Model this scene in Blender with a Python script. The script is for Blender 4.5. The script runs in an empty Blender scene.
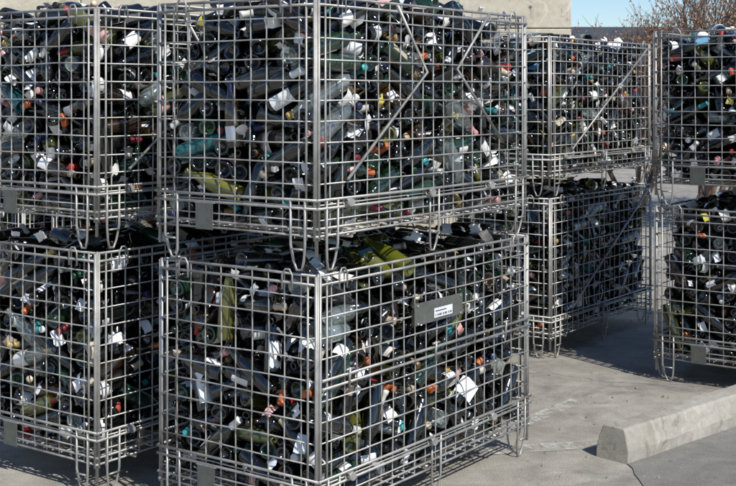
import bpy, math, random
import numpy as np
from mathutils import Vector, Matrix, noise as mnoise

scene = bpy.context.scene
scene.view_settings.view_transform = 'Standard'
scene.view_settings.look = 'None'
scene.view_settings.exposure = 0
W, D, H = 1.30, 0.66, 0.844
YAW = math.atan2(.809, .588)

# ------------------------------------------------------------------ materials
def new_mat(name):
    m = bpy.data.materials.new(name); m.use_nodes = True
    nt = m.node_tree; nt.nodes.clear()
    out = nt.nodes.new('ShaderNodeOutputMaterial')
    return m, nt, out
def N(nt, t, **kw):
    n = nt.nodes.new(t)
    for k, v in kw.items(): setattr(n, k, v)
    return n
def ramp(nt, fac, stops):
    r = nt.nodes.new('ShaderNodeValToRGB')
    el = r.color_ramp.elements
    while len(el) < len(stops): el.new(0.5)
    for e, (p, c) in zip(el, stops):
        e.position = p
        e.color = (c, c, c, 1) if isinstance(c, (int, float)) else (*c, 1)
    nt.links.new(fac, r.inputs[0]); return r.outputs[0]
def mixc(nt, fac, a, b, mode='MIX'):
    n = nt.nodes.new('ShaderNodeMix'); n.data_type = 'RGBA'; n.blend_type = mode
    if hasattr(fac, 'node'): nt.links.new(fac, n.inputs[0])
    else: n.inputs[0].default_value = fac
    for s, v in ((6, a), (7, b)):
        if isinstance(v, tuple): n.inputs[s].default_value = (*v, 1)
        else: nt.links.new(v, n.inputs[s])
    return n.outputs[2]
def noise(nt, vec, scale, detail=4, rough=.6, dist=0):
    n = N(nt, 'ShaderNodeTexNoise'); n.inputs['Scale'].default_value = scale
    n.inputs['Detail'].default_value = detail; n.inputs['Roughness'].default_value = rough
    n.inputs['Distortion'].default_value = dist
    nt.links.new(vec, n.inputs['Vector']); return n.outputs['Fac']
def bsdf(nt, out, col, rough=.5, metal=0., bump=None, bstr=.3, bdist=.01):
    b = N(nt, 'ShaderNodeBsdfPrincipled')
    for s, v in (('Base Color', col), ('Roughness', rough), ('Metallic', metal)):
        if isinstance(v, tuple): b.inputs[s].default_value = (*v, 1)
        elif isinstance(v, (int, float)): b.inputs[s].default_value = v
        else: nt.links.new(v, b.inputs[s])
    if bump is not None:
        bp = N(nt, 'ShaderNodeBump'); bp.inputs['Strength'].default_value = bstr
        bp.inputs['Distance'].default_value = bdist
        nt.links.new(bump, bp.inputs['Height']); nt.links.new(bp.outputs[0], b.inputs['Normal'])
    nt.links.new(b.outputs[0], out.inputs[0]); return b
def coords(nt, kind='Object'):
    return N(nt, 'ShaderNodeTexCoord').outputs[kind]

def mat_glass():
    m, nt, out = new_mat('bottle_glass')
    a = N(nt, 'ShaderNodeAttribute', attribute_name='col')
    c = coords(nt)
    n1 = noise(nt, c, 22, 3, .65)
    dust = ramp(nt, n1, [(.58, 0.0), (.82, .05)])
    col = mixc(nt, dust, a.outputs['Color'], (.22, .20, .16))
    rr = ramp(nt, n1, [(.40, .10), (.75, .22)])
    b = bsdf(nt, out, col, rr)
    b.inputs['IOR'].default_value = 1.65
    b.inputs['Coat Weight'].default_value = .6
    b.inputs['Coat Roughness'].default_value = .04
    return m
def mat_clear():
    m, nt, out = new_mat('clear_glass')
    a = N(nt, 'ShaderNodeAttribute', attribute_name='col')
    tr = N(nt, 'ShaderNodeBsdfTransparent'); nt.links.new(a.outputs['Color'], tr.inputs[0])
    pr = N(nt, 'ShaderNodeBsdfGlossy'); pr.inputs['Roughness'].default_value = .08
    pr.inputs['Color'].default_value = (.95, 1, .99, 1)
    df = N(nt, 'ShaderNodeBsdfDiffuse'); df.inputs['Color'].default_value = (.66, .72, .70, 1)
    m0 = N(nt, 'ShaderNodeMixShader'); m0.inputs[0].default_value = .10
    nt.links.new(tr.outputs[0], m0.inputs[1]); nt.links.new(df.outputs[0], m0.inputs[2])
    lw = N(nt, 'ShaderNodeLayerWeight'); lw.inputs[0].default_value = .3
    r = ramp(nt, lw.outputs['Facing'], [(0, .10), (.5, .18), (1, .85)])
    mx = N(nt, 'ShaderNodeMixShader')
    nt.links.new(r, mx.inputs[0]); nt.links.new(m0.outputs[0], mx.inputs[1]); nt.links.new(pr.outputs[0], mx.inputs[2])
    nt.links.new(mx.outputs[0], out.inputs[0]); return m
def mat_label():
    m, nt, out = new_mat('paper_label')
    a = N(nt, 'ShaderNodeAttribute', attribute_name='col')
    uv = N(nt, 'ShaderNodeTexCoord').outputs['UV']
    mp = N(nt, 'ShaderNodeMapping'); mp.inputs['Scale'].default_value = (9, 1, 1)
    nt.links.new(uv, mp.inputs[0])
    w = N(nt, 'ShaderNodeTexWave', wave_type='BANDS', bands_direction='Y'); w.inputs['Scale'].default_value = 2.2
    nt.links.new(uv, w.inputs[0])
    nn = noise(nt, mp.outputs[0], 3.0, 2, .7)
    t1 = ramp(nt, w.outputs['Fac'], [(.78, 0.), (.85, 1.)])
    t2 = ramp(nt, nn, [(.53, 0.), (.57, 1.)])
    mul = N(nt, 'ShaderNodeMath', operation='MULTIPLY'); nt.links.new(t1, mul.inputs[0]); nt.links.new(t2, mul.inputs[1])
    m2 = N(nt, 'ShaderNodeMath', operation='MULTIPLY'); nt.links.new(mul.outputs[0], m2.inputs[0]); m2.inputs[1].default_value = .5
    col = mixc(nt, m2.outputs[0], a.outputs['Color'], (.08, .07, .07))
    st = noise(nt, coords(nt), 25, 2, .6)
    col = mixc(nt, ramp(nt, st, [(.55, 0.), (.8, .25)]), col, (.4, .36, .28))
    bsdf(nt, out, col, .6); return m
def mat_attr(name, rough, metal):
    m, nt, out = new_mat(name)
    a = N(nt, 'ShaderNodeAttribute', attribute_name='col')
    bsdf(nt, out, a.outputs['Color'], rough, metal); return m
def mat_steel(name='galvanised_steel', base=.50):
    m, nt, out = new_mat(name)
    c = coords(nt)
    n1 = noise(nt, c, 9, 3, .7)
    col = ramp(nt, n1, [(.3, (base*.6, base*.58, base*.53)), (.55, (base, base*.98, base*.92)), (.8, (base*1.2, base*1.18, base*1.1))])
    rust = ramp(nt, noise(nt, c, 5.5, 4, .75), [(.57, 0.), (.70, .8)])
    col = mixc(nt, rust, col, (.16, .11, .075))
    bsdf(nt, out, col, ramp(nt, n1, [(.3, .38), (.7, .58)]), .5); return m
def mat_concrete(name, a, b, scale=1., spots=.0, bs=.4):
    m, nt, out = new_mat(name)
    c = coords(nt)
    n1 = noise(nt, c, 1.1*scale, 6, .65, .4); n2 = noise(nt, c, 11*scale, 6, .7); n3 = noise(nt, c, 160*scale, 3, .6)
    col = mixc(nt, ramp(nt, n1, [(.32, 0.), (.68, 1.)]), a, b)
    col = mixc(nt, .5, col, ramp(nt, n2, [(.25, .32), (.75, .72)]), 'OVERLAY')
    col = mixc(nt, .45, col, ramp(nt, n3, [(.3, .25), (.7, .78)]), 'OVERLAY')
    if spots:
        n4 = noise(nt, c, 4.3*scale, 5, .7, .6)
        col = mixc(nt, ramp(nt, n4, [(.58, 0.), (.66, spots)]), col, tuple(x*.45 for x in a))
        n5 = noise(nt, c, 2.7*scale, 4, .6, 1.5)
        col = mixc(nt, ramp(nt, n5, [(.60, 0.), (.68, spots*.7)]), col, tuple(min(1, x*1.45) for x in b))
    bsdf(nt, out, col, .85, 0, n3, bs, .004); return m

def mat_ground():
    m, nt, out = new_mat('worn_concrete_ground')
    c = coords(nt)
    n1 = noise(nt, c, .8, 6, .65, .5); n2 = noise(nt, c, 6, 6, .7, .3); n3 = noise(nt, c, 190, 3, .65)
    col = mixc(nt, ramp(nt, n1, [(.35, 0.), (.65, 1.)]), (.24, .222, .187), (.36, .337, .288))
    col = mixc(nt, .7, col, ramp(nt, n2, [(.25, .26), (.75, .76)]), 'OVERLAY')
    col = mixc(nt, .7, col, ramp(nt, n3, [(.3, .2), (.7, .85)]), 'OVERLAY')
    n4 = noise(nt, c, 2.1, 5, .7, .8)
    col = mixc(nt, ramp(nt, n4, [(.53, 0.), (.64, .6)]), col, (.13, .12, .105))
    v = N(nt, 'ShaderNodeTexVoronoi', feature='DISTANCE_TO_EDGE'); v.inputs['Scale'].default_value = .45
    dd = N(nt, 'ShaderNodeVectorMath', operation='ADD')
    nc = N(nt, 'ShaderNodeTexNoise'); nc.inputs['Scale'].default_value = 3; nc.inputs['Detail'].default_value = 6
    nt.links.new(c, nc.inputs['Vector'])
    sc = N(nt, 'ShaderNodeVectorMath', operation='SCALE'); sc.inputs['Scale'].default_value = .35
    nt.links.new(nc.outputs['Color'], sc.inputs[0])
    nt.links.new(c, dd.inputs[0]); nt.links.new(sc.outputs[0], dd.inputs[1]); nt.links.new(dd.outputs[0], v.inputs['Vector'])
    col = mixc(nt, ramp(nt, v.outputs['Distance'], [(.001, .6), (.004, 0.)]), col, (.07, .065, .06))
    bsdf(nt, out, col, .88, 0, n3, .5, .004); return m
def mat_flat(name, col, rough=.6, metal=0., var=.25, sc=20):
    m, nt, out = new_mat(name)
    c = coords(nt); n = noise(nt, c, sc, 5, .65)
    cc = ramp(nt, n, [(.3, tuple(x*(1-var) for x in col)), (.7, tuple(min(1, x*(1+var)) for x in col))])
    bsdf(nt, out, cc, rough, metal, n, .2, .003); return m
def mat_paint():
    m, nt, out = new_mat('worn_white_paint')
    c = coords(nt); n = noise(nt, c, 9, 7, .75, .5)
    p = N(nt, 'ShaderNodeBsdfPrincipled'); p.inputs['Base Color'].default_value = (.60, .58, .53, 1); p.inputs['Roughness'].default_value = .8
    t = N(nt, 'ShaderNodeBsdfTransparent'); mx = N(nt, 'ShaderNodeMixShader')
    nt.links.new(ramp(nt, n, [(.42, 0.), (.60, .8)]), mx.inputs[0]); nt.links.new(t.outputs[0], mx.inputs[1]); nt.links.new(p.outputs[0], mx.inputs[2])
    nt.links.new(mx.outputs[0], out.inputs[0]); return m

M_GLASS, M_CLEAR, M_LABEL = mat_glass(), mat_clear(), mat_label()
M_FOIL = mat_attr('foil_capsule', .38, .2)
M_STEEL = mat_steel(); M_STEEL2 = mat_steel('frame_steel', .40)
M_PLATE = mat_flat('grey_plate_paint', (.13, .135, .12), .5, .3)
M_STICK = mat_flat('white_sticker', (.72, .74, .76), .5, 0, .06)
M_GROUND = mat_ground()

# ------------------------------------------------------------------ mesh helpers
class Geo:
    def __init__(s): s.v = []; s.f = []
    def tube(s, pts, r, seg=6, caps=True):
        pts = [Vector(p) for p in pts]; base = len(s.v); n = len(pts)
        rs = r if isinstance(r, (list, tuple)) else [r]*n
        up = None
        for i, p in enumerate(pts):
            if i == 0: t = pts[1]-pts[0]
            elif i == n-1: t = pts[-1]-pts[-2]
            else: t = (pts[i+1]-p).normalized() + (p-pts[i-1]).normalized()
            t.normalize()
            if up is None:
                up = Vector((0, 0, 1)) if abs(t.z) < .9 else Vector((1, 0, 0))
            a = t.cross(up)
            if a.length < 1e-5: a = t.orthogonal()
            a.normalize(); b = t.cross(a).normalized(); up = a.cross(t)
            for k in range(seg):
                an = 2*math.pi*k/seg
                s.v.append(p + a*math.cos(an)*rs[i] + b*math.sin(an)*rs[i])
        for i in range(n-1):
            for k in range(seg):
                k2 = (k+1) % seg
                s.f.append((base+i*seg+k, base+i*seg+k2, base+(i+1)*seg+k2, base+(i+1)*seg+k))
        if caps:
            s.f.append(tuple(base+k for k in range(seg))[::-1]); s.f.append(tuple(base+(n-1)*seg+k for k in range(seg)))
    def box(s, lo, hi):
        b = len(s.v)
        for x in (lo[0], hi[0]):
            for y in (lo[1], hi[1]):
                for z in (lo[2], hi[2]): s.v.append(Vector((x, y, z)))
        for f in ((0,1,3,2),(4,6,7,5),(0,4,5,1),(2,3,7,6),(0,2,6,4),(1,5,7,3)): s.f.append(tuple(b+i for i in f))
    def obj(s, name, mat, parent=None, smooth=True):
        me = bpy.data.meshes.new(name); me.from_pydata([tuple(v) for v in s.v], [], s.f); me.update()
        if smooth:
            me.polygons.foreach_set('use_smooth', [len(p.vertices) == 4 for p in me.polygons])
        o = bpy.data.objects.new(name, me); scene.collection.objects.link(o)
        me.materials.append(mat)
        if parent: o.parent = parent
        return o
def bevel(o, w=.01, seg=2):
    md = o.modifiers.new('bevel', 'BEVEL'); md.width = w; md.segments = seg; md.limit_method = 'ANGLE'

# ------------------------------------------------------------------ bottle packing
S = .77
BR, NR, SEG_OFF, SEGL = .0380*S, .0155*S, .022*S, .266*S
def rad(t):
    return np.where(t < .60, BR, np.where(t > .84, NR, BR + (NR-BR)*(t-.60)/.24))
def pack(n, seed, box, iters=190):
    rng = np.random.default_rng(seed)
    bx = np.array(box)
    c = rng.uniform(size=(n, 3))*(bx-.1)+.05
    d = rng.normal(size=(n, 3)); d[:, 2] *= .55
    al = rng.uniform(size=n)
    k1 = (al < .64) & (c[:, 0] > .22)
    k2 = (al < .60) & (c[:, 0] <= .22)
    d[k1] = d[k1]*.28+np.array([0, 1., 0])
    d[k2] = d[k2]*.28+np.array([1., 0, 0])
    d *= np.where(rng.uniform(size=n) < .5, 1, -1)[:, None]
    d /= np.linalg.norm(d, axis=1)[:, None]
    A = c - d*SEGL/2; B = c + d*SEGL/2
    iu, ju = np.triu_indices(n, 1)
    for it in range(iters):
        if it % 10 == 0:
            c = (A+B)/2
            m = ((c[iu]-c[ju])**2).sum(1) < (.34*S+.01)**2
            I, J = iu[m], ju[m]
        g = .0010 if it < iters*.5 else .0
        A[:, 2] -= g; B[:, 2] -= g
        d1 = B[I]-A[I]; d2 = B[J]-A[J]; r = A[I]-A[J]
        a = (d1*d1).sum(1); e = (d2*d2).sum(1); f = (d2*r).sum(1); cc = (d1*r).sum(1); b = (d1*d2).sum(1)
        den = a*e-b*b
        s = np.clip(np.where(den > 1e-9, (b*f-cc*e)/np.maximum(den, 1e-9), .5), 0, 1)
        t = (b*s+f)/e
        s = np.where(t < 0, np.clip(-cc/a, 0, 1), np.where(t > 1, np.clip((b-cc)/a, 0, 1), s)); t = np.clip(t, 0, 1)
        dv = A[I]+d1*s[:, None]-A[J]-d2*t[:, None]; dist = np.linalg.norm(dv, axis=1)+1e-7
        pen = rad(s)+rad(t)-dist
        k = pen > 0
        if k.any():
            I2, J2, s2, t2 = I[k], J[k], s[k], t[k]
            corr = dv[k]/dist[k][:, None]*(pen[k]*.36)[:, None]
            w1 = 1/((1-s2)**2+s2**2); w2 = 1/((1-t2)**2+t2**2)
            dA = np.zeros_like(A); dB = np.zeros_like(B)
            cA = corr*((1-s2)*w1)[:, None]; cB = corr*(s2*w1)[:, None]; eA = corr*((1-t2)*w2)[:, None]; eB = corr*(t2*w2)[:, None]
            for ax in range(3):
                dA[:, ax] = np.bincount(I2, cA[:, ax], n)-np.bincount(J2, eA[:, ax], n)
                dB[:, ax] = np.bincount(I2, cB[:, ax], n)-np.bincount(J2, eB[:, ax], n)
            for X in (dA, dB):
                l = np.linalg.norm(X, axis=1); X *= np.minimum(1, .025/np.maximum(l, 1e-9))[:, None]
            A += dA; B += dB
        for _ in range(2):
            A = np.minimum(np.maximum(A, BR+.003), bx-BR-.003)
            B = np.minimum(np.maximum(B, NR+.006), bx-NR-.006)
            c = (A+B)/2; dd = B-A; l = np.linalg.norm(dd, axis=1)+1e-9
            dd *= (SEGL/l)[:, None]; A = c-dd/2; B = c+dd/2
    return A, (B-A)/SEGL

def lathe(profile, seg):
    n = len(profile); v = np.zeros((n*seg, 3)); f = []
    for i, (r, z) in enumerate(profile):
        for k in range(seg):
            an = 2*math.pi*k/seg; v[i*seg+k] = (r*math.cos(an), r*math.sin(an), z)
    for i in range(n-1):
        for k in range(seg):
            k2 = (k+1) % seg; f.append((i*seg+k, i*seg+k2, (i+1)*seg+k2, (i+1)*seg+k))
    return v*S, np.array(f)
base_p = [(.002, .030), (.012, .025), (.023, .008), (.028, .0008), (.0325, 0), (.0365, .004), (.0375, .011)]
top_p = [(.0137, .284), (.0160, .2845), (.0162, .296), (.0145, .299), (.0115, .2985), (.0105, .290), (.009, .262), (.001, .260)]
PROF = {
 'bordeaux': base_p+[(.0378, .10), (.0375, .188), (.0360, .200), (.0310, .213), (.0220, .225), (.0165, .235), (.0145, .250)]+top_p,
 'burgundy': [(r*1.05, z) for r, z in base_p]+[(.0400, .09), (.0397, .135), (.0385, .155), (.0340, .182), (.0270, .208), (.0200, .232), (.0160, .252)]+top_p,
 'hock': base_p+[(.0375, .12), (.0365, .15), (.0330, .18), (.0270, .215), (.0205, .245), (.0165, .268)]+top_p,
 'jar': base_p+[(.0378, .06), (.0378, .105), (.036, .118), (.029, .128), (.0275, .140), (.029, .142), (.029, .150), (.0265, .151), (.0255, .145), (.0330, .110), (.033, .03), (.001, .028)],
}
def label_patch(rng, r0, z0, z1, a0, span, curl, nu=9, nv=4):
    v = []; uv = []
    j = rng.uniform(-1, 1, size=(nu+1, 2))*(.010 if rng.uniform() < .45 else .0012)
    for i in range(nu+1):
        u = i/nu
        for k in range(nv+1):
            w = k/nv
            z = z0+(z1-z0)*w
            if k == 0: z += j[i, 0]
            if k == nv: z += j[i, 1]
            an = a0+span*(u-.5)+(.04*rng.uniform(-1, 1) if i in (0, nu) else 0)
            rr = r0+.0008+curl*max(0, u-.55)**2*2.2
            v.append((rr*math.cos(an), rr*math.sin(an), z)); uv.append((u, w))
    f = [(i*(nv+1)+k, (i+1)*(nv+1)+k, (i+1)*(nv+1)+k+1, i*(nv+1)+k+1) for i in range(nu) for k in range(nv)]
    return np.array(v)*S, np.array(f), np.array(uv)

def bottle_pile(name, n, seed, seg, overrides=(), height=.70):
    rng = np.random.default_rng(seed+77)
    box = (W-.012, D-.012, height)
    A, Dr = pack(n, seed, box)
    org = np.array([.006, .006, .125])
    tmpl = {k: lathe(p, seg) for k, p in PROF.items()}
    VV, FF, MI, CC, UV = [], [], [], [], []; off = 0
    def add(v, f, mi, col, uv=None):
        nonlocal off
        VV.append(v); FF.append(f+off); MI.append(np.full(len(f), mi)); off += len(v)
        CC.append(np.tile(np.array([*col, 1.]), (len(v), 1))); UV.append(uv if uv is not None else np.zeros((len(v), 2)))
    ov = {}
    C = A+Dr*.1+org
    for (u, vv, z, spec) in overrides:
        dd = np.linalg.norm(C-np.array([u, vv, z]), axis=1)
        for x in ov: dd[x] = 9
        ov[int(dd.argmin())] = spec
    whites = [(.83, .82, .79), (.85, .85, .85), (.82, .79, .73), (.80, .82, .85), (.84, .82, .78)]
    tints = [(.45, .08, .06), (.75, .42, .38), (.60, .50, .10), (.15, .40, .62), (.04, .04, .04), (.04, .04, .05), (.75, .38, .36), (.45, .4, .28), (.6, .5, .38)]
    foils = [(.01, .01, .01), (.01, .01, .012), (.02, .02, .02), (.012, .012, .012), (.45, .03, .03), (.50, .36, .12), (.80, .80, .79), (.03, .04, .10), (.16, .02, .03), (.55, .42, .30), (.01, .06, .03), (.34, .22, .10), (.7, .68, .62), (.70, .35, .35), (.04, .28, .28), (.48, .42, .30), (.55, .15, .05)]
    for i in range(n):
        spec = ov.get(i)
        q = rng.uniform()
        kind = 'bordeaux' if q < .66 else ('burgundy' if q < .88 else 'hock')
        q = rng.uniform(); mi = 0
        if q < .72: col = np.array([.0035, .0042, .0036])*rng.uniform(.4, 2.0)
        elif q < .80: col = np.array([.018, .010, .004])*rng.uniform(.6, 1.8)
        elif q < .89: col = np.array([.007, .022, .010])*rng.uniform(.6, 1.7)
        elif q < .93: col = np.array([.070, .074, .014])*rng.uniform(.3, 1.3)
        elif q < .99: col = np.array([.88, .92, .91]); mi = 1
        else: col = np.array([.008, .06, .075])
        lab = rng.uniform() < .70
        if mi == 1 and rng.uniform() < .25: kind = 'jar'
        if spec:
            col = np.array(spec['col']); mi = spec.get('mi', 0); kind = spec.get('kind', kind); lab = spec.get('lab', False)
        d = Dr[i]; t = np.cross(d, rng.normal(size=3)); t /= np.linalg.norm(t); b = np.cross(d, t)
        R = np.stack([t, b, d])
        o = A[i]-d*SEG_OFF+org
        v, f = tmpl[kind]
        s3 = np.array([1, 1, rng.uniform(.96, 1.0)])
        if kind == 'jar': o = o + d*.04
        add((v*s3)@R+o, f, mi, col)
        if kind == 'jar': continue
        if rng.uniform() < .6:
            zt = .2838 if rng.uniform() < .6 else .276
            p = [(.0172 if kind == 'bordeaux' else .0195, .240), (.0156 if kind == 'bordeaux' else .0175, .252), (.0150, .268), (.0146, zt)]
            if rng.uniform() < .5: p += [(.0168, .2846), (.0168, .2975), (.0145, .300), (.001, .3003)]
            fv, ff = lathe(p, seg)
            add((fv*s3)@R+o, ff, 3, foils[rng.integers(len(foils))])
        if lab:
            r0 = .0403 if kind == 'burgundy' else .0380
            z0 = rng.uniform(.012, .045); z1 = z0+rng.uniform(.04, .105)
            if kind != 'bordeaux': z1 = min(z1, .125)
            col = whites[rng.integers(len(whites))] if rng.uniform() < .82 else tints[rng.integers(len(tints))]
            a0 = rng.uniform(0, 2*math.pi)
            if rng.uniform() < .35:
                x_, y_ = A[i][0]+d[0]*.1, A[i][1]+d[1]*.1
                outd = np.array([-1, 0, .3]) if x_ < y_ else np.array([0, -1, .3])
                a0 = math.atan2(outd@b, outd@t)+rng.normal()*.7
            curl = rng.uniform(0, .08) if rng.uniform() < .2 else 0.
            lv, lf, luv = label_patch(rng, r0, z0, z1, a0, rng.uniform(1.1, 2.7), curl)
            add((lv*s3)@R+o, lf, 2, col, luv)
            if rng.uniform() < .35:
                lv, lf, luv = label_patch(rng, r0, z0, z0+rng.uniform(.03, .06), a0+math.pi, rng.uniform(.9, 1.8), 0)
                add((lv*s3)@R+o, lf, 2, whites[rng.integers(len(whites))], luv)
    for _ in range(48):
        side = rng.integers(3)
        s = rng.uniform(.012, .030)
        g = np.array([[x, y, 0] for x in np.linspace(-1, 1, 5) for y in np.linspace(-.7, .7, 4)])*s
        g[:, 2] = s*.5*np.sin(g[:, 0]/s*rng.uniform(1, 2.4)+rng.uniform(0, 3))
        g += rng.normal(size=g.shape)*s*.07
        f = np.array([(i*4+k, (i+1)*4+k, (i+1)*4+k+1, i*4+k+1) for i in range(4) for k in range(3)])
        d = rng.normal(size=3); d /= np.linalg.norm(d)
        if side == 0: d = np.array([0, -1, 0])+d*.8; pos = (rng.uniform(.05, W-.05), rng.uniform(.022, .045), rng.uniform(.16, .10+height))
        elif side == 1: d = np.array([-1, 0, 0])+d*.8; pos = (rng.uniform(.022, .045), rng.uniform(.05, D-.05), rng.uniform(.16, .10+height))
        else: d = np.array([0, 0, 1])+d*.6; pos = (rng.uniform(.05, W-.05), rng.uniform(.05, D-.05), .10+height)
        d /= np.linalg.norm(d); t = np.cross(d, rng.normal(size=3)); t /= np.linalg.norm(t); b = np.cross(d, t)
        col = whites[rng.integers(len(whites))] if rng.uniform() < .85 else tints[rng.integers(len(tints))]
        add(g@np.stack([t, b, d])+np.array(pos), f, 2, col, g[:, :2]/s*.5+.5)
    V = np.concatenate(VV); F = np.concatenate(FF); MI = np.concatenate(MI); CC = np.concatenate(CC); UV = np.concatenate(UV)
    me = bpy.data.meshes.new(name)
    me.vertices.add(len(V)); me.vertices.foreach_set('co', V.astype(np.float32).ravel())
    me.loops.add(F.size); me.loops.foreach_set('vertex_index', F.astype(np.int32).ravel())
    me.polygons.add(len(F)); me.polygons.foreach_set('loop_start', (np.arange(len(F))*4).astype(np.int32))
    me.polygons.foreach_set('material_index', MI.astype(np.int32))
    me.polygons.foreach_set('use_smooth', np.ones(len(F), dtype=bool))
    me.update(calc_edges=True)
    ca = me.attributes.new('col', 'FLOAT_COLOR', 'POINT'); ca.data.foreach_set('color', CC.astype(np.float32).ravel())
    ul = me.uv_layers.new(name='UVMap'); ul.data.foreach_set('uv', UV[F.ravel()].astype(np.float32).ravel())
    for m in (M_GLASS, M_CLEAR, M_LABEL, M_FOIL): me.materials.append(m)
    ob = bpy.data.objects.new(name, me); scene.collection.objects.link(ob)
    return ob

# ------------------------------------------------------------------ cage
def cage(loc, yaw, seed, brace=None, midrail=False, plate=False):
    rnd = random.Random(seed)
    e = bpy.data.objects.new('wire_mesh_cage', None); scene.collection.objects.link(e)
    e.location = loc; e.rotation_euler = (0, 0, yaw); e.empty_display_size = .2
    wires = Geo(); frame = Geo(); feet = Geo()
    rw = .0025
    j = lambda a=.0016: rnd.uniform(-a, a)
    nu, nv, nz = 20, 10, 10
    def face_pt(face, s, z, off):
        if face == 0: return (s, -off, z)
        if face == 1: return (-off, s, z)
        if face == 2: return (s, D+off, z)
        return (W+off, s, z)
    for face in range(4):
        L = W if face in (0, 2) else D; nn = nu if face in (0, 2) else nv
        bow = rnd.uniform(-.003, .005)
        for i in range(1, nn):
            s = L*i/nn+j()
            bb = bow*math.sin(math.pi*i/nn)
            wires.tube([face_pt(face, s, .112, 0), face_pt(face, s+j(.003), .35, bb+j(.002)), face_pt(face, s+j(.003), .6, bb+j(.002)), face_pt(face, s, .838, 0)], rw, 6, False)
        for k in range(0, nz):
            z = .205+(.838-.205)*k/nz+j()
            bb = bow*.87*math.sin(math.pi*k/nz)
            wires.tube([face_pt(face, 0, z, .0055), face_pt(face, L*.33, z+j(.003), .0055+bb+j()), face_pt(face, L*.66, z+j(.004), .0055+bb+j()), face_pt(face, L, z, .0055)], rw, 6)
        for z in (.160,):
            wires.tube([face_pt(face, 0, z, .0055), face_pt(face, L, z, .0055)], rw, 6)
        fr = .0046
        ex = .012
        for z, off in ((.838, 0.0), (.812, .009), (.196, .012), (.222, .012), (.136, .008), (.112, .004)):
            frame.tube([face_pt(face, -ex if z < .8 else 0, z, off), face_pt(face, L*.5, z+j(.003), off+j(.002)), face_pt(face, L+(ex if z < .8 else 0), z, off)], fr if z > .15 else .0040, 8)
        for s in (.0, .032, L-.032):
            frame.tube([face_pt(face, s, .10, .009), face_pt(face, s, .838, .009)], .0048 if s == 0 else .0036, 8)
        fl = [(.035, 1), (L-.035, -1)] + ([(L/2-.04, 1)] if L > 1 else [])
        for s, dr in fl:
            pts = [(s, .222), (s, .085), (s+dr*.010, .035), (s+dr*.020, .008), (s+dr*.040, .006), (s+dr*.050, .035), (s+dr*.056, .085), (s+dr*.056, .222)]
            feet.tube([face_pt(face, a, z, .0125-.012*(1-min(1, z/.09))) for a, z in pts], .0042, 8)
            feet.tube([face_pt(face, s+dr*.004, .072, .018), face_pt(face, s+dr*.052, .072, .018)], .0035, 6)
        for s in (.11, L-.11):
            feet.tube([face_pt(face, s-.02, .790, .012), face_pt(face, s-.02, .836, .013), face_pt(face, s-.008, .853, .012), face_pt(face, s+.008, .853, .012), face_pt(face, s+.02, .836, .013), face_pt(face, s+.02, .790, .012)], .0034, 6)
    for x, y in ((0, 0), (W, 0), (0, D), (W, D)):
        frame.tube([(x, y, .05), (x, y, .844)], .0060, 10)
    for i in range(1, 20): wires.tube([(W*i/20, 0, .116), (W*i/20, D, .116)], rw, 5)
    for i in range(1, 14): wires.tube([(0, D*i/14, .1225), (W, D*i/14, .1225)], rw, 5)
    for s in (.18, W/2, W-.18): frame.tube([(s, 0, .100), (s, D, .100)], .007, 8)
    for s in (.135, .60, 1.0):
        for q in range(4):
            ring = [(s-.012+q*.007, -.020+.011*math.cos(a), .209+.011*math.sin(a)) for a in [2*math.pi*h/10 for h in range(11)]]
            feet.tube(ring, .0028, 5, False)
        feet.tube([(s-.003, -.035, .209), (s+.003, -.012, .209)], .013, 12)
    if brace == 'V':
        for pts in (((.407, .832), (.586, .616), (.135, .278)), ((1.0, .832), (.778, .63), (1.094, .37))):
            frame.tube([(a, -.017, z) for a, z in pts], .0054, 8)
    if brace == 'long':
        frame.tube([(1.22, -.017, .806), (.228, -.017, .242)], .0056, 8)
    if midrail:
        for z in (.498, .524): frame.tube([(0, -.015, z), (W, -.015, z)], .0050, 8)
        for s in (.13, .62, 1.1):
            feet.tube([(s, -.02, .48), (s, -.024, .545)], .0045, 8); feet.tube([(s-.02, -.024, .54), (s+.02, -.024, .54)], .0036, 6)
    wires.obj('mesh_wires', M_STEEL, e); frame.obj('frame_rods', M_STEEL2, e); feet.obj('feet_and_hooks', M_STEEL2, e)
    g = Geo(); g.box((-.0215, .405, .108), (-.0185, .480, .192)); o = g.obj('load_plate', M_PLATE, e, False); bevel(o, .001)
    g = Geo(); g.box((-.0215, .40, .1925), (-.0125, .485, .1955)); g.obj('plate_bracket', M_STEEL2, e, False)
    if plate:
        parts = []
        g = Geo(); g.box((.483, -.0235, .616), (.785, -.0205, .690)); o = g.obj('name_plate', M_PLATE, e, False); bevel(o, .001); parts.append(o)
        g = Geo(); g.box((.60, -.0250, .628), (.715, -.0237, .660)); parts.append(g.obj('paper_sticker', M_STICK, e, False))
        g = Geo()
        for k in range(9): g.box((.607+k*.0115, -.0255, .633), (.607+k*.0115+.004+.003*(k % 3), -.02515, .640))
        g.box((.607, -.0255, .648), (.675, -.02515, .652)); parts.append(g.obj('sticker_print', mat_flat('ink', (.12, .12, .15)), e, False))
        g = Geo()
        for s in (.50, .768):
            for z in (.622, .682): g.tube([(s, -.0238, z), (s, -.027, z)], .004, 8)
        parts.append(g.obj('rivets', M_STEEL, e))
        for o in parts: o.location.y = -.004
    return e

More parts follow.
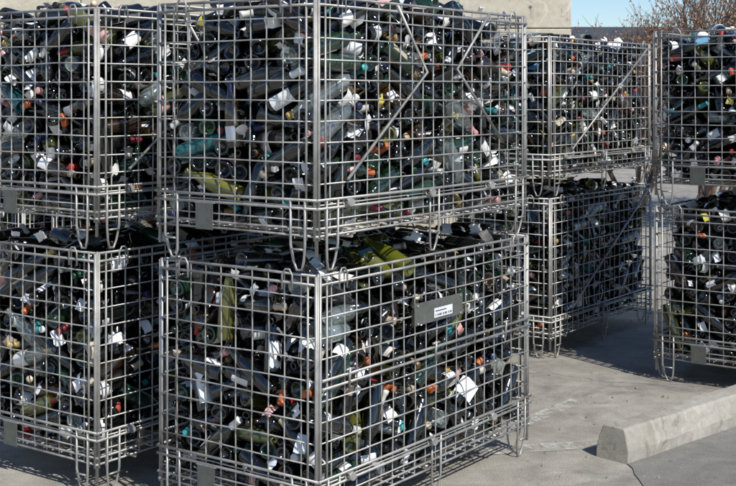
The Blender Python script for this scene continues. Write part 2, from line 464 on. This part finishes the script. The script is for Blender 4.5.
STACKS = [
    (-.1507, 3.70, 20, dict(midrail=True, plate=True), dict(brace='V')),
    (-.933, 4.23, 16, dict(), dict(brace='V')),
    (.949, 6.40, 12, dict(brace='long'), dict(brace='long')),
    (1.934, 5.57, 12, dict(), dict()),
]
OV = {
  (0, 1): [(.24, .04, .58, dict(col=(.50, .27, .09), kind='hock', mi=3)), (.04, .533, .346, dict(col=(.008, .11, .11))), (.04, .46, .36, dict(col=(.008, .08, .06))),
           (.04, .46, .25, dict(col=(.16, .15, .02))), (.75, .04, .70, dict(col=(.08, .085, .01))), (.1, .04, .45, dict(col=(.9, .92, .92), mi=1)), (.5, .04, .5, dict(col=(.85, .9, .88), mi=1))],
  (0, 0): [(.436, .04, .769, dict(col=(.12, .125, .02))), (.55, .04, .80, dict(col=(.10, .11, .01))), (.04, .40, .77, dict(col=(.10, .10, .02))), (.08, .04, .68, dict(col=(.9, .92, .92), mi=1, kind='jar')),
           (.16, .04, .62, dict(col=(.85, .9, .88), mi=1, kind='jar')), (.85, .04, .62, dict(col=(.10, .12, .02))), (.04, .35, .30, dict(col=(.08, .09, .02))), (.04, .15, .42, dict(col=(.07, .06, .015)))],
}
meshes = {}
for si, (x, y, seg, lo, hi) in enumerate(STACKS):
    for lv, opt in enumerate((lo, hi)):
        rnd = random.Random(si*10+lv)
        dy = rnd.uniform(-.006, .006) if lv else 0.
        loc = (x+dy, y+dy*.6, .844*lv+(.002 if lv else .0)); yw = YAW+(rnd.uniform(-.006, .006) if lv else 0.)
        cage(loc, yw, si*10+lv, **opt)
        b = bottle_pile('wine_bottles', 735, 300+si*10+lv, seg, OV.get((si, lv), ()), .775 if lv == 0 else .760)
        b.location = loc; b.rotation_euler = (0, 0, yw); meshes[si, lv] = b.data
# more stacks standing further back, behind the left one
for (x, y, srcs) in ((-1.05, 5.80, ((3, 0), (3, 1))), (-1.78, 6.35, ((2, 0), (2, 1)))):
    for lv in range(2):
        loc = (x, y, .844*lv+(.002 if lv else 0)); yw = YAW+.004*lv
        cage(loc, yw, 60+lv)
        o = bpy.data.objects.new('wine_bottles', meshes[srcs[lv]]); scene.collection.objects.link(o)
        o.location = loc; o.rotation_euler = (0, 0, yw)

# ------------------------------------------------------------------ ground
g = Geo(); R = 600
g.v = [Vector(p) for p in ((-R, -60, 0), (R, -60, 0), (R, R*1.6, 0), (-R, R*1.6, 0))]; g.f = [(0, 1, 2, 3)]
g.obj('ground', M_GROUND, smooth=False)
M_ASPH = mat_concrete('asphalt', (.17, .16, .142), (.24, .228, .205), 1.2, .4, .9)
g = Geo()
edge = []
rn = random.Random(21)
for i in range(60):
    t = i/59; edge.append(Vector((.62+.37*t+rn.uniform(-.008, .008)+.02*math.sin(t*23), 1.0+3.60*t, .004)))
edge += [Vector((9, 11.9, .004)), Vector((9, 1.0, .004))]
g.v = edge; g.f = [tuple(range(len(edge)))[::-1]]
g.obj('asphalt_road', M_ASPH, smooth=False)
g = Geo()
def strip(p, q, w, z=.004):
    p, q = Vector((*p, z)), Vector((*q, z)); n = (q-p).cross(Vector((0, 0, 1))).normalized()*w/2
    b = len(g.v); g.v += [p-n, q-n, q+n, p+n]; g.f.append((b, b+1, b+2, b+3))
strip((.28, 4.72), (.91, 4.86), .10); strip((.60, 5.10), (.95, 5.55), .08)
g.obj('parking_marking', mat_paint(), smooth=False)

# ------------------------------------------------------------------ wheel stop
M_KERB = mat_concrete('wheel_stop_concrete', (.33, .305, .25), (.45, .42, .36), 3., .5, .9)
e = bpy.data.objects.new('parking_kerb_stop', None); scene.collection.objects.link(e)
e.location = (.973, 4.595, 0); e.rotation_euler = (0, 0, math.atan2(.68, .73))
g = Geo(); nL = 60
prof = [(0, 0), (.001, .045), (.012, .08), (.022, .115), (.030, .125), (.075, .1265), (.120, .125), (.128, .115), (.138, .08), (.149, .045), (.15, 0)]
L = 1.02
for i in range(nL+1):
    xx = L*i/nL
    for (yy, zz) in prof:
        ins = 0
        if i == 0: ins = .012*(zz/.125)
        if i == nL: ins = -.012*(zz/.125)
        nz = mnoise.noise(Vector((xx*9, yy*30, zz*30)))*.004+mnoise.noise(Vector((xx*40, yy*60, zz*60)))*.0025
        chip = max(0, mnoise.noise(Vector((xx*14, 3.1, 0)))-.25)*.03 if (zz > .11 and yy < .04) else 0
        g.v.append(Vector((xx+ins, yy+nz+chip, max(0, zz+nz*.7-chip) if zz > 0 else 0)))
m = len(prof)
for i in range(nL):
    for k in range(m-1): g.f.append((i*m+k, (i+1)*m+k, (i+1)*m+k+1, i*m+k+1))
g.f.append(tuple(range(m))[::1]); g.f.append(tuple(nL*m+k for k in range(m))[::-1])
o = g.obj('concrete_block', M_KERB, e, False); bevel(o, .004)
import bmesh
bm = bmesh.new(); bm.from_mesh(o.data); bmesh.ops.recalc_face_normals(bm, faces=bm.faces); bm.to_mesh(o.data); bm.free()
rn = random.Random(9); g = Geo()
for _ in range(420):
    x, y = rn.uniform(-1.2, 2.2), rn.uniform(3.9, 7.5); s = rn.uniform(.002, .008)
    b = len(g.v)
    for a in range(4):
        an = a*math.pi/2+rn.uniform(-.4, .4); g.v.append(Vector((x+math.cos(an)*s*rn.uniform(.6, 1.4), y+math.sin(an)*s, .0045)))
    g.v.append(Vector((x, y, .0045+s*.9)))
    for a in range(4): g.f.append((b+a, b+(a+1) % 4, b+4))
g.obj('grit_and_glass_chips', mat_flat('grit', (.22, .2, .17), .6, 0, .6, 4), smooth=False)

# ------------------------------------------------------------------ concrete wall
M_WALL = mat_concrete('weathered_wall', (.46, .405, .31), (.60, .55, .44), 1.6, .55, .6)
e = bpy.data.objects.new('concrete_wall', None); scene.collection.objects.link(e); e.location = (0, 9.0, 0)
xr = 1.49
x = xr
while x > -9:
    for z0, z1 in ((0, .93), (.936, 1.86), (1.866, 2.79), (2.796, 3.4)):
        g = Geo(); g.box((x-1.8+.006, 0, z0), (x, .22, z1)); o = g.obj('panel', M_WALL, e, False); bevel(o, .006, 1)
    x -= 1.8
g = Geo(); x = xr-.3
while x > -9:
    for z in (.3, .7, 1.2, 1.62, 2.02, 2.5): g.tube([(x, -.0015, z), (x, .004, z)], .012, 10)
    x -= .6
g.obj('tie_holes', mat_flat('tie_hole_mortar', (.16, .14, .12)), e)
g = Geo(); g.box((-9.3, .03, 0), (xr-.02, .19, 3.39)); g.obj('core', M_WALL, e, False)

# ------------------------------------------------------------------ distant warehouse
e = bpy.data.objects.new('warehouse_building', None); scene.collection.objects.link(e); e.location = (5.6, 34, 0)
g = Geo(); g.box((0, 0, 0), (26, 12, 2.85)); g.obj('walls', mat_flat('warehouse_wall', (.10, .12, .15), .6, 0, .15, 1.5), e, False)
g = Geo(); g.box((-.3, -.3, 2.853), (26.3, 12.3, 3.2)); g.obj('roof', mat_flat('dark_roof', (.06, .075, .10), .5, .2, .2, 2), e, False)
g = Geo()
for i in range(12): g.box((.8+i*2.1, -.04, 1.1), (2.2+i*2.1, .0-.003, 2.2))
g.obj('windows', mat_flat('window_glass', (.03, .05, .07), .1, 0, .2, 1), e, False)

# ------------------------------------------------------------------ bare trees
def tree(loc, seed, height, stems):
    rn = random.Random(seed); g = Geo(); lf = Geo()
    e = bpy.data.objects.new('bare_tree', None); scene.collection.objects.link(e); e.location = loc
    def branch(p, d, L, r, lvl):
        pts = [p]; n = 4
        q = p.copy(); dd = d.copy()
        for i in range(n):
            dd = (dd+Vector((rn.uniform(-.2, .2), rn.uniform(-.2, .2), rn.uniform(-.05, .16)))).normalized()
            q = q+dd*L/n; pts.append(q.copy())
        g.tube(pts, [r*(1-.5*i/n) for i in range(n+1)], 5 if lvl < 3 else 3, False)
        if lvl >= 5 or L < .07:
            for _ in range(2):
                if rn.random() < .5:
                    c = pts[rn.randrange(1, 5)]; a = Vector((rn.gauss(0, 1), rn.gauss(0, 1), rn.gauss(0, 1))).normalized()*.026
                    b = a.orthogonal().normalized()*.014; k = len(lf.v)
                    lf.v += [c, c+a*.5+b, c+a*1.3, c+a*.5-b]; lf.f.append((k, k+1, k+2, k+3))
            return
        for _ in range(rn.choice((3, 3, 4))):
            t = rn.uniform(.3, 1); idx = min(n-1, int(t*n)); c = pts[idx].lerp(pts[idx+1], t*n-idx if t < 1 else 1)
            ax = Vector((rn.gauss(0, 1), rn.gauss(0, 1), rn.gauss(0, .6))).normalized()
            branch(c, (dd+ax*.75+Vector((0, 0, .15))).normalized(), L*rn.uniform(.55, .78), max(.0030, r*.55), lvl+1)
    for _ in range(stems):
        an = rn.uniform(0, 6.28)
        branch(Vector((math.cos(an)*.08, math.sin(an)*.08, 0)), Vector((math.cos(an)*.35, math.sin(an)*.35, 1)).normalized(), height*.42, .038, 0)
    g.obj('branches', mat_flat('bark', (.15, .095, .065), .8), e); lf.obj('dead_leaves', mat_flat('dead_leaf', (.26, .13, .07), .7), e, False)
tree((3.50, 12.6, 0), 3, 3.0, 7)
tree((4.3, 13.6, 0), 8, 3.3, 6)
tree((3.1, 14.4, 0), 12, 2.6, 4)

# ------------------------------------------------------------------ light & sky
el = math.radians(46); hx, hy = .55, -.835
hl = math.hypot(hx, hy); sd = Vector((hx/hl*math.cos(el), hy/hl*math.cos(el), math.sin(el)))
ld = bpy.data.lights.new('sun', 'SUN'); ld.energy = 4.9; ld.angle = math.radians(.5); ld.color = (1, .955, .88)
lo = bpy.data.objects.new('sun', ld); scene.collection.objects.link(lo); lo.rotation_euler = sd.to_track_quat('Z', 'Y').to_euler(); lo.location = sd*20
w = bpy.data.worlds.new('World'); scene.world = w; w.use_nodes = True
nt = w.node_tree; bg = nt.nodes['Background']
sky = nt.nodes.new('ShaderNodeTexSky'); sky.sky_type = 'NISHITA'; sky.sun_disc = False
sky.sun_elevation = el; sky.sun_rotation = math.atan2(hx, hy); sky.air_density = 1.0; sky.dust_density = 0.1; sky.ozone_density = 3
tint = mixc(nt, 1.0, sky.outputs[0], (.80, .87, .98), 'MULTIPLY')
nt.links.new(tint, bg.inputs[0]); bg.inputs[1].default_value = .13

# ------------------------------------------------------------------ camera
cd = bpy.data.cameras.new('camera'); cd.sensor_width = 36; cd.lens = 1228/736*36; cd.shift_y = -.204
cd.clip_end = 3000; cd.clip_start = .05
co = bpy.data.objects.new('camera', cd); scene.collection.objects.link(co); co.location = (0, 0, 1.392); co.rotation_euler = (math.radians(90), 0, 0)
scene.camera = co
